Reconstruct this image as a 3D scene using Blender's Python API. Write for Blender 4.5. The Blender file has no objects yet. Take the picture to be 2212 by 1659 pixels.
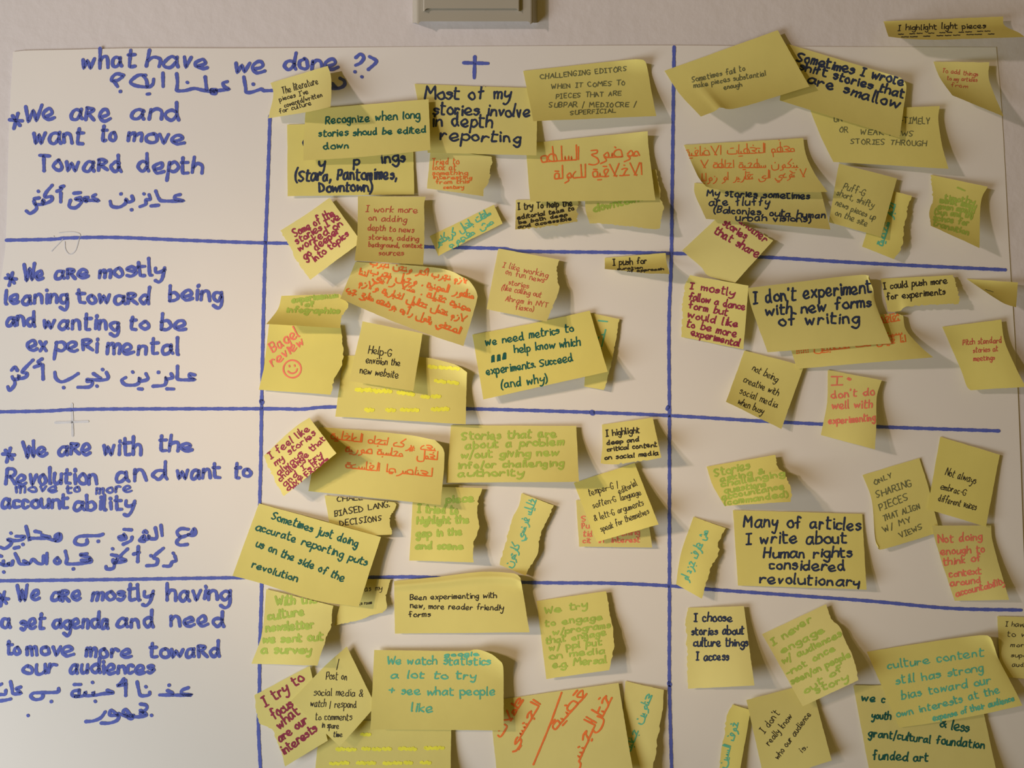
import bpy, math, random
import numpy as np

C = bpy.context.scene.collection
scene = bpy.context.scene

# ------------------------------------------------------------------ frame, camera, light
W, H = 2212.0, 1659.0
S = 0.000287           # metres on the wall per photograph pixel
D = 0.56               # camera distance from the wall
ZC = 1.45              # height of the frame centre above the floor

cam_data = bpy.data.cameras.new('camera')
cam = bpy.data.objects.new('camera', cam_data)
C.objects.link(cam)
cam.location = (0, -D, ZC)
cam.rotation_euler = (math.pi / 2, 0, 0)
cam_data.sensor_width = 36.0
cam_data.lens = 36.0 * D / (W * S)
cam_data.clip_start = 0.01
scene.camera = cam

world = bpy.data.worlds.new('room_ambient')
scene.world = world
world.use_nodes = True
bg = world.node_tree.nodes['Background']
bg.inputs['Color'].default_value = (1.0, 0.66, 0.16, 1)
bg.inputs['Strength'].default_value = 0.15


def area(name, loc, target, size, power, col):
    ld = bpy.data.lights.new(name, 'AREA')
    ld.shape = 'DISK'
    ld.size = size
    ld.energy = power
    ld.color = col
    o = bpy.data.objects.new(name, ld)
    C.objects.link(o)
    o.location = loc
    d = [target[i] - loc[i] for i in range(3)]
    from mathutils import Vector
    o.rotation_euler = Vector(d).to_track_quat('-Z', 'Y').to_euler()
    return o




def spot(name, loc, target, radius, power, col, deg, blend):
    from mathutils import Vector
    ld = bpy.data.lights.new(name, 'SPOT')
    ld.energy = power
    ld.color = col
    ld.shadow_soft_size = radius
    ld.spot_size = math.radians(deg)
    ld.spot_blend = blend
    o = bpy.data.objects.new(name, ld)
    C.objects.link(o)
    o.location = loc
    o.rotation_euler = Vector([target[i] - loc[i] for i in range(3)]).to_track_quat('-Z', 'Y').to_euler()


WARM = (1.0, 0.83, 0.66)
spot('spotlight', (-1.20, -1.15, ZC + 0.36), (-0.04, 0, ZC - 0.06), 0.05, 36.0, (1.0, 0.70, 0.38), 15, 1.0)
spot('wall_lamp', (-1.60, -1.25, ZC + 0.42), (0.10, 0, ZC + 0.17), 0.05, 50.0, (1.0, 0.78, 0.68), 26, 1.0)
area('left_fill_light', (-0.95, -0.60, ZC - 0.40), (-0.35, 0, ZC - 0.1), 0.6, 8.9, (0.93, 0.97, 1.0))  # added soft fill from the lower left, not a known window

vs = scene.view_settings
vs.view_transform = 'Standard'
vs.look = 'None'
vs.gamma = 1.0
vs.use_curve_mapping = False
vs.exposure = 0.0


# ------------------------------------------------------------------ materials
def lin(c):
    c /= 255.0
    return c / 12.92 if c <= 0.04045 else ((c + 0.055) / 1.055) ** 2.4


REF = [lin(v) for v in (216, 200, 175)]


def alb(r, g, b):
    return tuple(min(0.9, 0.82 * lin(v) / w) for v, w in zip((r, g, b), REF)) + (1.0,)


def mat(name, col, rough=0.85, noise=None, bump=None, translucent=0.0, vary=0.0, spec=0.25):
    m = bpy.data.materials.new(name)
    m.use_nodes = True
    nt = m.node_tree
    N, L = nt.nodes, nt.links
    b = N['Principled BSDF']
    b.inputs['Base Color'].default_value = col
    b.inputs['Roughness'].default_value = rough
    b.inputs['Specular IOR Level'].default_value = spec
    tc = N.new('ShaderNodeTexCoord')
    src = None
    if noise:
        sc, amt, det = noise
        n = N.new('ShaderNodeTexNoise')
        n.inputs['Scale'].default_value = sc
        n.inputs['Detail'].default_value = det
        L.new(tc.outputs['Object'], n.inputs['Vector'])
        r = N.new('ShaderNodeMapRange')
        r.inputs['From Min'].default_value = 0.25
        r.inputs['From Max'].default_value = 0.75
        r.inputs['To Min'].default_value = 1 - amt
        r.inputs['To Max'].default_value = 1 + amt
        L.new(n.outputs['Fac'], r.inputs['Value'])
        h = N.new('ShaderNodeHueSaturation')
        h.inputs['Color'].default_value = col
        L.new(r.outputs['Result'], h.inputs['Value'])
        src = h
        if vary:
            oi = N.new('ShaderNodeObjectInfo')
            r2 = N.new('ShaderNodeMapRange')
            r2.inputs['To Min'].default_value = 1 - vary
            r2.inputs['To Max'].default_value = 1 + vary
            L.new(oi.outputs['Random'], r2.inputs['Value'])
            L.new(r2.outputs['Result'], h.inputs['Saturation'])
        L.new(h.outputs['Color'], b.inputs['Base Color'])
    if bump:
        sc, st, dist = bump
        n = N.new('ShaderNodeTexNoise')
        n.inputs['Scale'].default_value = sc
        n.inputs['Detail'].default_value = 5
        L.new(tc.outputs['Object'], n.inputs['Vector'])
        bp = N.new('ShaderNodeBump')
        bp.inputs['Strength'].default_value = st
        bp.inputs['Distance'].default_value = dist
        L.new(n.outputs['Fac'], bp.inputs['Height'])
        L.new(bp.outputs['Normal'], b.inputs['Normal'])
    if translucent:
        t = N.new('ShaderNodeBsdfTranslucent')
        t.inputs['Color'].default_value = col
        if src:
            L.new(src.outputs['Color'], t.inputs['Color'])
        mx = N.new('ShaderNodeMixShader')
        mx.inputs['Fac'].default_value = translucent
        L.new(b.outputs['BSDF'], mx.inputs[1])
        L.new(t.outputs['BSDF'], mx.inputs[2])
        L.new(mx.outputs['Shader'], N['Material Output'].inputs['Surface'])
    return m


M_WALL = mat('lavender_grey_painted_plaster', (0.72, 0.69, 0.71, 1), 0.9, (9, 0.035, 4), (110, 0.2, 0.002))
M_PAPER = mat('white_flip_chart_paper', (0.82, 0.80, 0.78, 1), 0.8, (7, 0.018, 3), (30, 0.06, 0.002))
M_NOTE = mat('pale_yellow_note_paper', (0.84, 0.775, 0.27, 1), 0.8, (35, 0.03, 3), (55, 0.12, 0.0015), 0.14, 0.07)
M_PLATE = mat('grey_beige_switch_plastic', (0.43, 0.41, 0.35, 1), 0.45, (30, 0.02, 2), None, 0, 0, 0.4)
INK = {
    'B': ('blue_marker_ink', alb(84, 90, 146)), 'N': ('navy_marker_ink', alb(44, 50, 64)),
    'K': ('black_pen_ink', alb(52, 46, 34)), 'C': ('grey_pencil', alb(104, 100, 62)),
    'G': ('dark_green_marker_ink', alb(32, 84, 66)), 'L': ('lime_green_marker_ink', (0.42, 0.57, 0.10, 1)),
    'M': ('maroon_marker_ink', alb(138, 44, 58)), 'R': ('red_pen_ink', alb(192, 84, 62)),
    'O': ('orange_marker_ink', alb(226, 108, 46)), 'T': ('teal_marker_ink', alb(92, 164, 124)),
    'P': ('pink_red_marker_ink', alb(238, 112, 82)), 'Y': ('fluorescent_yellow_ink', alb(228, 214, 58)),
    'E': ('faint_grey_bleed_through', alb(196, 184, 168)),
}
INKM = {k: mat(n, c, 0.7, (160, 0.10, 2)) for k, (n, c) in INK.items()}
INKNAME = {'N': 'navy marker', 'K': 'thin black pen', 'C': 'thin grey pencil', 'G': 'dark green marker',
           'L': 'lime green marker', 'M': 'thick maroon marker', 'R': 'thin red pen', 'O': 'orange marker',
           'T': 'teal marker', 'P': 'pinkish red marker', 'Y': 'fluorescent yellow highlighter'}


# ------------------------------------------------------------------ geometry helpers
def to3d(px, py, h):
    """A point standing h metres out from the wall, seen at pixel (px, py)."""
    k = S * (D - h) / D
    return np.stack([(px - W / 2) * k, -h + 0 * px, ZC - (py - H / 2) * k], -1)


def mesh_obj(name, verts, faces, material, parent=None, origin=None, smooth=True):
    me = bpy.data.meshes.new(name)
    v = np.asarray(verts, float)
    if origin is not None:
        v = v - np.asarray(origin)
    me.from_pydata(v.tolist(), [], faces)
    me.materials.append(material)
    if smooth:
        me.polygons.foreach_set('use_smooth', [True] * len(me.polygons))
    me.update()
    o = bpy.data.objects.new(name, me)
    C.objects.link(o)
    if parent is not None:
        o.parent = parent
    elif origin is not None:
        o.location = tuple(float(q) for q in origin)
    return o


def tag(o, label=None, cat=None, group=None, kind=None):
    for k, v in (('label', label), ('category', cat), ('group', group), ('kind', kind)):
        if v:
            o[k] = v
    return o


def spline(pts, step=2.0):
    """Catmull-Rom through the points; a doubled point makes a corner."""
    parts, cur = [], []
    for p in pts:
        if cur and abs(cur[-1][0] - p[0]) + abs(cur[-1][1] - p[1]) < 1e-6:
            parts.append(cur)
            cur = [p]
        else:
            cur.append(p)
    parts.append(cur)
    out = []
    for c in parts:
        c = np.array(c, float)
        if len(c) == 1:
            seg = [c[0]]
        elif len(c) == 2:
            n = max(1, int(np.hypot(*(c[1] - c[0])) / step))
            seg = [c[0] + (c[1] - c[0]) * t for t in np.linspace(0, 1, n + 1)]
        else:
            e = np.vstack([2 * c[0] - c[1], c, 2 * c[-1] - c[-2]])
            seg = []
            for i in range(1, len(e) - 2):
                p0, p1, p2, p3 = e[i - 1:i + 3]
                n = max(2, int(np.hypot(*(p2 - p1)) / step))
                for k in range(n):
                    t = k / n
                    seg.append(0.5 * (2 * p1 + (p2 - p0) * t + (2 * p0 - 5 * p1 + 4 * p2 - p3) * t * t
                                      + (3 * p1 - p0 - 3 * p2 + p3) * t ** 3))
            seg.append(c[-1])
        out += seg if not out else seg[1:]
    return np.array(out)
# ------------------------------------------------------------------ handwriting
# Two characters a point: x digit, y letter (v..z are -1..-5, A..E are 10..14); '/' lifts the pen.
YC = {c: i - 5 for i, c in enumerate('zyxwv0123456789ABCDE')}
LAT = {
    'a': '55 36 15 02 10 30 53/56 52 60', 'b': '0B 00/05 36 54 52 30 00', 'c': '45 26 05 03 01 20 41',
    'd': '55 36 15 03 11 30 53/5B 53 60', 'e': '12 43 54 46 26 04 02 20 40 61', 'f': '5A 3B 2A 20/05 46',
    'g': '55 36 15 03 11 30 53/56 5w 3z 0x', 'h': '0B 00/04 26 46 54 50', 'i': '16 10/19 18',
    'j': '26 2x 0z/29 28', 'k': '0B 00/46 03 03 40', 'l': '0B 01 10', 'm': '06 00/04 26 35 30/34 56 65 60',
    'n': '06 00/04 26 45 50', 'o': '36 15 03 11 30 51 53 45 36', 'p': '06 0z/05 36 54 52 30 01',
    'q': '55 36 15 03 11 30 53/56 5z 6x', 'r': '06 00/03 26 45', 's': '45 26 05 14 43 42 20 01',
    't': '1A 11 20 40/07 47', 'u': '06 02 10 30 52/56 50', 'v': '06 20 20 46', 'w': '06 10 10 35 35 50 50 76',
    'x': '06 50/56 00', 'y': '06 03 22 54/56 4w 2z 0y', 'z': '06 46 46 00 00 50',
    'A': '00 3A 3A 60/14 54', 'B': '0A 00/0A 4A 57 35 05/35 53 41 20 00', 'C': '68 4A 18 05 12 30 61',
    'D': '0A 00/0A 48 64 41 00', 'E': '5A 0A 0A 00 00 50/05 45', 'F': '5A 0A 0A 00/05 45',
    'G': '68 3A 07 03 20 50 64 64 34', 'H': '0A 00/6A 60/05 65', 'I': '2A 20/0A 4A/00 40', 'J': '4A 41 20 01',
    'K': '0A 00/6A 04 04 60', 'L': '0A 00 00 50', 'M': '00 1A 1A 44 44 7A 7A 80', 'N': '00 0A 0A 60 60 6A',
    'O': '3A 17 04 20 50 65 57 3A', 'P': '0A 00/0A 4A 57 34 05', 'R': '0A 00/0A 4A 57 35 05/25 60',
    'S': '69 3A 08 25 53 41 20 01', 'T': '0A 6A/3A 30', 'U': '0A 02 20 51 5A', 'V': '0A 30 30 6A',
    'W': '0A 20 20 47 47 60 60 8A', 'X': '0A 60/6A 00', 'Y': '0A 35 6A/35 30', 'Z': '0A 6A 6A 00 00 60',
    '.': '00 01', ',': '11 0w', "'": '1B 19', '-': '04 34', '/': '3B 0w', '|': '0B 0v', '(': '2B 06 01 2w',
    ')': '0B 26 21 0w', '?': '18 3A 58 25 23/20 21', '*': '28 22/07 43/47 03', '+': '33 39/06 66',
    '"': '0B 08/2B 28', ':': '00 01/05 06', '&': '60 26 19 3A 49 46 03 01 20 64', '!': '0A 03/00 01', '~': '03 14 22 43 54 72 83',
    '#': '00 36 10 46 20 56 30 66 40', '<': '42 39 18 26 46 69 79 66 42',
}
SMALLR = '07 00/07 27 46 24 04/23 50'
# Arabic: x runs to the LEFT from the joining point.  letter: (joined-left form, final form, dots above, dots below)
BOAT = '04 01 10 60 81 84'
AR = {
    'ا': (None, '0A 00', 0, 0), 'أ': (None, '19 10/0D 2D 0C 0B 3B', 0, 0), 'د': (None, '15 33 30 00', 0, 0),
    'ذ': (None, '15 33 30 00', 1, 0), 'ر': (None, '03 01 2x 4y', 0, 0), 'ز': (None, '03 01 2x 4y', 1, 0),
    'و': (None, '32 14 02 10 31 2w 5y', 0, 0), 'ؤ': (None, '32 14 02 10 31 2w 5y/28 06', 0, 0),
    'ى': (None, '03 23 41 20 0v 2y 6y 8v', 0, 0), 'ة': (None, '00 04 34 30 00', 2, 0), 'ء': (None, '34 14 12 30 00', 0, 0),
    'ب': ('00 10 10 13 13 10 10 30', BOAT, 0, 1), 'ت': ('00 10 10 13 13 10 10 30', BOAT, 2, 0),
    'ث': ('00 10 10 13 13 10 10 30', BOAT, 3, 0), 'ن': ('00 10 10 13 13 10 10 30', '04 0v 2x 5x 7v 73', 1, 0),
    'ي': ('00 10 10 13 13 10 10 30', '03 23 41 20 0v 2y 6y 8v', 0, 2),
    'ج': ('55 36 15 24 40 70/00 40', '46 15 15 3v 0y 2z 6y', 0, 1), 'ح': ('55 36 15 24 40 70/00 40', '46 15 15 3v 0y 2z 6y', 0, 0),
    'خ': ('55 36 15 24 40 70/00 40', '46 15 15 3v 0y 2z 6y', 1, 0),
    'س': ('00 03 03 00 00 20 20 23 23 20 20 40 40 43 43 40 40 60', '00 03 03 00 00 20 20 23 23 20 40 4w 6x 8w 92', 0, 0),
    'ش': ('00 03 03 00 00 20 20 23 23 20 20 40 40 43 43 40 40 60', '00 03 03 00 00 20 20 23 23 20 40 4w 6x 8w 92', 3, 0),
    'ص': ('00 15 45 52 30 00 00 60 60 63 63 60 60 80', '00 15 45 52 30 00 00 60 6w 8x 92', 0, 0),
    'ض': ('00 15 45 52 30 00 00 60 60 63 63 60 60 80', '00 15 45 52 30 00 00 60 6w 8x 92', 1, 0),
    'ط': ('00 15 45 52 30 00 00 60/2B 20', '00 15 45 52 30 00 00 60/2B 20', 0, 0),
    'ظ': ('00 15 45 52 30 00 00 60/2B 20', '00 15 45 52 30 00 00 60/2B 20', 1, 0),
    'ع': ('56 26 04 23 43 43 00 60', '46 16 14 43 10 0x 3z 6y', 0, 0), 'غ': ('56 26 04 23 43 43 00 60', '46 16 14 43 10 0x 3z 6y', 1, 0),
    'ف': ('00 20 05 26 34 20 50', '20 05 26 34 20 60 80 83', 1, 0), 'ق': ('00 20 05 26 34 20 50', '20 05 26 34 2w 4y 7x 82', 2, 0),
    'ك': ('0B 45 45 13 20 60', '0B 00 00 60 63/34 42 31', 0, 0), 'ل': ('0B 00 00 30', '0B 0w 2y 5y 7w 72', 0, 0),
    'م': ('00 13 33 30 10 40', '00 13 33 30 10 20 2z', 0, 0), 'ه': ('00 14 44 40 10 60/20 2w 4w 40', '00 04 34 30 00', 0, 0),
    'ﻻ': (None, '0A 40 40/7A 30 20 40', 0, 0),
}
rng = random.Random(7)


def dec(s):
    return [[(float(p[0]), float(YC[p[1]])) for p in st.split()] for st in s.split('/')]


def layout(text):
    """Strokes in letter units, and the run's width."""
    arabic = any(ord(c) > 0x600 for c in text)
    out, x, wob = [], 0.0, 0.0
    text = text.replace('لا', 'ﻻ')
    for i, ch in enumerate(text):
        if ch == ' ':
            x += 4.5 if arabic else 6.0
            wob = rng.uniform(-.5, .5)
            continue
        if arabic and ch in AR:
            j, f, up, dn = AR[ch]
            nxt = text[i + 1] if i + 1 < len(text) else ' '
            joined = j is not None and nxt in AR and nxt != 'ء'
            st = dec(j if joined else f)
            w = max(p[0] for s in st for p in s)
            c = w / 2 if not joined else w * 0.45
            top = max(p[1] for s in st for p in s) + 2.2
            if up:
                st.append([(c - 1.2, top), (c + 1.4, top)] if up == 2 else
                          ([(c - 1.3, top), (c, top + 2), (c + 1.3, top)] if up == 3 else [(c, top), (c + .4, top + .5)]))
            if dn:
                lo = -2.6 if joined else min(-2.6, min(p[1] for s in st for p in s) - 1.8)
                st.append([(c - 1.2, lo), (c + 1.4, lo)] if dn == 2 else [(c, lo), (c + .4, lo - .5)])
            adv = w + (0.0 if joined else 1.3)
        else:
            g = SMALLR if ch == 'R' and i and text[i - 1].islower() else LAT.get(ch)
            if g is None:
                continue
            st = dec(g)
            w = max(p[0] for s in st for p in s)
            adv = w + 2.1
        dy, sc, sl = wob + rng.uniform(-.5, .5), rng.uniform(.86, 1.1), rng.uniform(-.09, .09)
        ys = rng.uniform(.86, 1.08)
        if arabic:
            dy, sc, sl, ys = 0, 1, 0, 1
        for s in st:
            out.append([(x + px_ * sc + sl * py_ + rng.uniform(-.3, .3), py_ * ys + dy + (0 if arabic and py_ == 0 else rng.uniform(-.3, .3)))
                        if k == 0 or s[k] != s[k - 1] else None for k, (px_, py_) in enumerate(s)])
            o = out[-1]
            for k in range(len(o)):
                if o[k] is None:
                    o[k] = o[k - 1]
        x += adv
    return out, max(x - 1.5, 1.0), arabic


def write(text, x0, y0, x1, y1, xh, slant=0.06):
    """Pen strokes (photograph pixels) for one line of writing along a baseline."""
    st, w, arabic = layout(text)
    L = math.hypot(x1 - x0, y1 - y0)
    dx, dy = (x1 - x0) / L, (y1 - y0) / L
    ux, uy = (-dy, dx) if arabic else (dy, -dx)
    kx, ky = L / w, xh / 6.0
    sl = -0.02 if arabic else slant
    res = []
    for s in st:
        res.append([(x0 + dx * (a * kx + sl * b * ky) + ux * b * ky, y0 + dy * (a * kx + sl * b * ky) + uy * b * ky) for a, b in s])
    return res


def trace(s, ox, oy, k=600.0 / 2212.0):
    """Strokes read off an enlarged view of the photograph: 'x,y x,y / x,y ...'."""
    res = []
    for st in s.split('/'):
        res.append([(ox + float(a) * k, oy + float(b) * k) for a, b in (p.split(',') for p in st.split())])
    return res


def ribbons(strokes, width, surf, lift=0.00013, step=1.6):
    """Flat pen strokes laid on a surface; surf(px, py) -> height above the wall and an inside mask."""
    V, F = [], []
    n0 = 0
    for s in strokes:
        c = spline(s, step)
        if len(c) == 1:
            c = np.vstack([c, c + [[width * .25, 0]]])
        keep = np.r_[True, np.hypot(*np.diff(c, axis=0).T) > 1e-4]
        c = c[keep]
        if len(c) < 2:
            continue
        t = np.gradient(c, axis=0)
        t /= np.maximum(np.hypot(t[:, 0], t[:, 1]), 1e-6)[:, None]
        nn = np.stack([-t[:, 1], t[:, 0]], 1)
        m = len(c)
        wv = width * .5 * (1 + .10 * np.sin(np.arange(m) * .35 + len(V)) + .05 * np.sin(np.arange(m) * 1.3))
        # rounded ends
        e0 = [c[0] - t[0] * width * .42, c[0] - t[0] * width * .25]
        e1 = [c[-1] + t[-1] * width * .25, c[-1] + t[-1] * width * .42]
        cc = np.vstack([e0, c, e1])
        ww = np.r_[width * .16, width * .38, wv, width * .38, width * .16]
        nx = np.vstack([nn[0], nn[0], nn, nn[-1], nn[-1]])
        a, b = cc + nx * ww[:, None], cc - nx * ww[:, None]
        P = np.stack([a, b], 1).reshape(-1, 2)
        h, ok = surf(P[:, 0], P[:, 1])
        hc = np.maximum(h[0::2], h[1::2])
        V.append(to3d(P[:, 0], P[:, 1], h + lift))
        for i in range(len(cc) - 1):
            q = 2 * i
            if ok[q] and ok[q + 1] and ok[q + 2] and ok[q + 3]:
                F.append((n0 + q, n0 + q + 1, n0 + q + 3, n0 + q + 2))
        n0 += len(P)
    return (np.vstack(V) if V else np.zeros((0, 3))), F
# ------------------------------------------------------------------ wall
def box(x0, x1, y0, y1, z0, z1):
    v = [(x, y, z) for x in (x0, x1) for y in (y0, y1) for z in (z0, z1)]
    f = [(0, 1, 3, 2), (4, 6, 7, 5), (0, 4, 5, 1), (2, 3, 7, 6), (0, 2, 6, 4), (1, 5, 7, 3)]
    return v, f


v, f = box(-2.0, 2.0, 0.0, 0.12, 0.0, 2.8)
tag(mesh_obj('wall_back', v, f, M_WALL, smooth=False), kind='structure')


# ------------------------------------------------------------------ light switch at the top edge
def frustum(x0, x1, z0, z1, d0, d1, inset, bev, n=4):
    """Rounded-corner plate: a wide foot on the wall, sides leaning in to a smaller face."""
    rings = []
    prof = [(d0, 0.0)] + [(d0 + (d1 - d0) * (0.72 + .28 * math.sin(k / n * math.pi / 2)),
                           inset * .75 + (inset * .25 + bev) * (1 - math.cos(k / n * math.pi / 2))) for k in range(n + 1)]
    for d, ins in prof:
        r = []
        for cx, cz, a0 in ((x1, z1, 0), (x0, z1, 90), (x0, z0, 180), (x1, z0, 270)):
            rad = 0.002
            sx, sz = (1 if cx == x1 else -1), (1 if cz == z1 else -1)
            for k in range(5):
                a = math.radians(a0 + 22.5 * k)
                r.append((cx - sx * (ins + rad) + rad * math.cos(a), -d, cz - sz * (ins + rad) + rad * math.sin(a)))
        rings.append(r)
    V = [p for r in rings for p in r]
    m = len(rings[0])
    F = [(i * m + k, i * m + (k + 1) % m, (i + 1) * m + (k + 1) % m, (i + 1) * m + k) for i in range(len(rings) - 1) for k in range(m)]
    F.append(tuple(range((len(rings) - 1) * m, len(rings) * m)))
    F.append(tuple(reversed(range(m))))
    return V, F


def wx(px):
    return (px - W / 2) * S


def wz(py):
    return ZC - (py - H / 2) * S


sw = bpy.data.objects.new('light_switch', None)
C.objects.link(sw)
so = (wx(1026), 0.0, wz(-92))
sw.location = so
tag(sw, 'grey beige light switch plate on the wall above the plus sign', 'light switch')
v, f = frustum(wx(891), wx(1161), wz(-226), wz(42), 0.0, 0.0085, 0.0034, 0.0012)
p = mesh_obj('switch_plate', v, f, M_PLATE, None, so, smooth=False)
p.parent = sw
p.location = (0, 0, 0)
bpy.context.view_layer.update()
v, f = frustum(wx(917), wx(1123), wz(-216), wz(30), 0.0086, 0.0106, 0.0006, 0.0004)
p = mesh_obj('rocker', v, f, M_PLATE, None, so, smooth=False)
p.parent = sw
p.location = (0, 0, 0)


# ------------------------------------------------------------------ flip chart sheet
def hp(px, py):
    """Gentle waves of the sheet, metres out from the wall."""
    return 0.0007 + 0.0002 * np.sin(px / 210.0 + py / 900.0) + 0.0002 * np.sin(py / 260.0 - px / 700.0 + 1.0) + 0.0 * px


top = [(28, 112), (60, 109), (160, 107), (300, 104), (560, 104), (900, 101), (1200, 99), (1456, 98), (1800, 101), (2152, 102)]
right = [(2152, 102), (2165, 260), (2181, 560), (2190, 700), (2199, 860), (2208, 1100), (2216, 1350), (2224, 1840)]
bottom = [(-38, 1840), (2224, 1840)]
left = [(28, 112), (20, 260), (15, 450), (11, 540), (3, 600), (-6, 750), (-38, 1840)]


def resample(p, n, smooth=True):
    p = spline(p, 2.0) if (smooth and len(p) > 2) else np.array(p, float)
    d = np.r_[0, np.cumsum(np.hypot(*np.diff(p, axis=0).T))]
    t = np.linspace(0, d[-1], n)
    return np.stack([np.interp(t, d, p[:, 0]), np.interp(t, d, p[:, 1])], 1)


def coons(T, R, B, Lf, u, v):
    """T, B run left to right; Lf, R run top to bottom; all resampled evenly."""
    def at(e, s):
        x = np.clip(s, 0, 1) * (len(e) - 1)
        i = np.minimum(x.astype(int), len(e) - 2)
        fr = (x - i)[..., None]
        return e[i] * (1 - fr) + e[i + 1] * fr
    U, V = u[..., None], v[..., None]
    return ((1 - V) * at(T, u) + V * at(B, u) + (1 - U) * at(Lf, v) + U * at(R, v)
            - ((1 - U) * (1 - V) * T[0] + U * (1 - V) * T[-1] + (1 - U) * V * B[0] + U * V * B[-1]))


def sheet_mesh(PX, HH, thick):
    """Front, back and rim of a curved paper sheet from pixel positions and heights on a grid."""
    nv, nu = HH.shape
    fr = to3d(PX[..., 0], PX[..., 1], HH).reshape(-1, 3)
    bk = to3d(PX[..., 0], PX[..., 1], HH - thick).reshape(-1, 3)
    n = nu * nv
    F = []
    for j in range(nv - 1):
        for i in range(nu - 1):
            a = j * nu + i
            F.append((a, a + nu, a + nu + 1, a + 1))
            F.append((n + a, n + a + 1, n + a + nu + 1, n + a + nu))
    loop = [i for i in range(nu)] + [j * nu + nu - 1 for j in range(1, nv)] + \
           [(nv - 1) * nu + i for i in range(nu - 2, -1, -1)] + [j * nu for j in range(nv - 2, 0, -1)]
    m = len(loop)                # the rim has vertices of its own, so that shading does not bleed round it
    for k in range(m):
        a, b = 2 * n + k, 2 * n + (k + 1) % m
        F.append((a, b, m + b, m + a))
    return np.vstack([fr, bk, fr[loop], bk[loop]]), F


nu, nv = 90, 70
T_, R_, B_, L_ = resample(top, nu), resample(right, nv), resample(bottom, nu), resample(left, nv)
u, v = np.meshgrid(np.linspace(0, 1, nu), np.linspace(0, 1, nv))
PX = coons(T_, R_, B_, L_, u, v)
V, F = sheet_mesh(PX, hp(PX[..., 0], PX[..., 1]), 0.0003)
PO = (0.0, -0.0012, ZC)
poster = tag(mesh_obj('flip_chart_sheet', V, F, M_PAPER, None, PO),
             'large white flip chart sheet with blue handwritten grid, behind all the sticky notes', 'poster')


def poster_surf(px, py):
    return hp(px, py), np.ones(len(px), bool)


def on_poster(name, strokes, width, ink, label=None):
    V, F = ribbons(strokes, width, poster_surf, 0.0002)
    o = mesh_obj(name, V, F, INKM[ink], None, PO, smooth=False)
    o.parent = poster
    o.location = (0, 0, 0)
    if label:
        o['label'] = label
    return o


GRID = [
    [(583, 250), (578, 400), (572, 560), (567, 760), (565, 868), (563, 1000), (561, 1090), (564, 1180), (565, 1262), (561, 1400), (560, 1500), (558, 1570), (563, 1670)],
    [(1456, 101), (1454, 250), (1452, 400), (1450, 560), (1445, 700), (1446, 900), (1446, 1100), (1446, 1300), (1446, 1480), (1451, 1670)],
    [(13, 519), (110, 517), (150, 514), (250, 513), (400, 519), (580, 525), (790, 526), (915, 533), (1080, 537), (1140, 543), (1440, 547), (1660, 556), (1860, 568), (2172, 583)],
    [(-10, 890), (100, 888), (200, 884), (570, 883), (650, 884), (730, 879), (1008, 883), (1280, 891), (1450, 898), (1650, 910), (1900, 922), (2158, 931)],
    [(-10, 1255), (250, 1252), (520, 1248), (810, 1247), (920, 1247), (1130, 1258), (1320, 1260), (1450, 1266), (1530, 1273), (1860, 1297), (2050, 1314), (2206, 1318)],
]
for g in GRID:
    on_poster('grid_line', [g], 7.2, 'B')
on_poster('marker_dot', [[(564, 866), (566, 870)]], 10, 'B')
on_poster('marker_dot', [[(1278, 890), (1281, 893)]], 11, 'B')
on_poster('marker_dot', [[(1444, 878), (1441, 884)]], 8, 'B')
on_poster('marker_dot', [[(1445, 1475), (1447, 1480)]], 9, 'B')


def words(lst):
    out = []
    for t, x0, y0, x1, y1, xh in lst:
        out += write(t, x0, y0, x1, y1, xh)
    return out


def star(x, y, r):
    return [[(x - .35 * r, y + 1.4 * r), (x + .35 * r, y - 1.2 * r)], [(x - 1.1 * r, y - .1 * r), (x + 1.1 * r, y + .1 * r)],
            [(x - .6 * r, y - .8 * r), (x + .7 * r, y + .9 * r)]]


PW = 7.4
on_poster('heading', words([
    ('what', 178, 147, 293, 142, 22), ('have', 317, 144, 456, 147, 21), ('we', 508, 156, 575, 156, 22), ('done', 612, 153, 730, 148, 21)])
    + trace('840,460 880,430 905,460 880,500 840,520 / 833,570 838,574 / 950,450 1005,490 940,555 / 888,610 893,614', 540, 0)
    + trace('985,600 930,588 895,612 888,640 930,642 975,612 / 905,645 935,690 / 955,726 960,731 / 1160,600 1100,600 1045,640 1040,662 1090,685 1180,692 1215,670 1222,630 / 1140,605 1165,640 1172,690 / 1170,750 1190,748 / 1296,580 1298,690 / 1405,585 1412,650 1408,700 1410,722 1470,722 1545,705 1610,718 1700,735 / 1632,610 1645,720 / 1680,715 1720,715 1715,745 1685,740 1680,715 1720,730 / 1810,650 1775,662 1785,690 1825,712 1825,712 1700,725 / 1488,655 1494,659 / 1940,612 1955,700 1958,732 2000,735 2080,710 2100,722 2190,720 / 2013,668 2019,674', 0, 0)
    + trace('640,700 700,704 748,682 752,645 715,622 / 655,665 690,700', 540, 0),
    PW, 'B', 'blue marker heading in English and Arabic')
on_poster('plus_sign', trace('1700,500 1895,505 / 1790,450 1785,620', 540, 0), PW, 'B')
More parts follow.
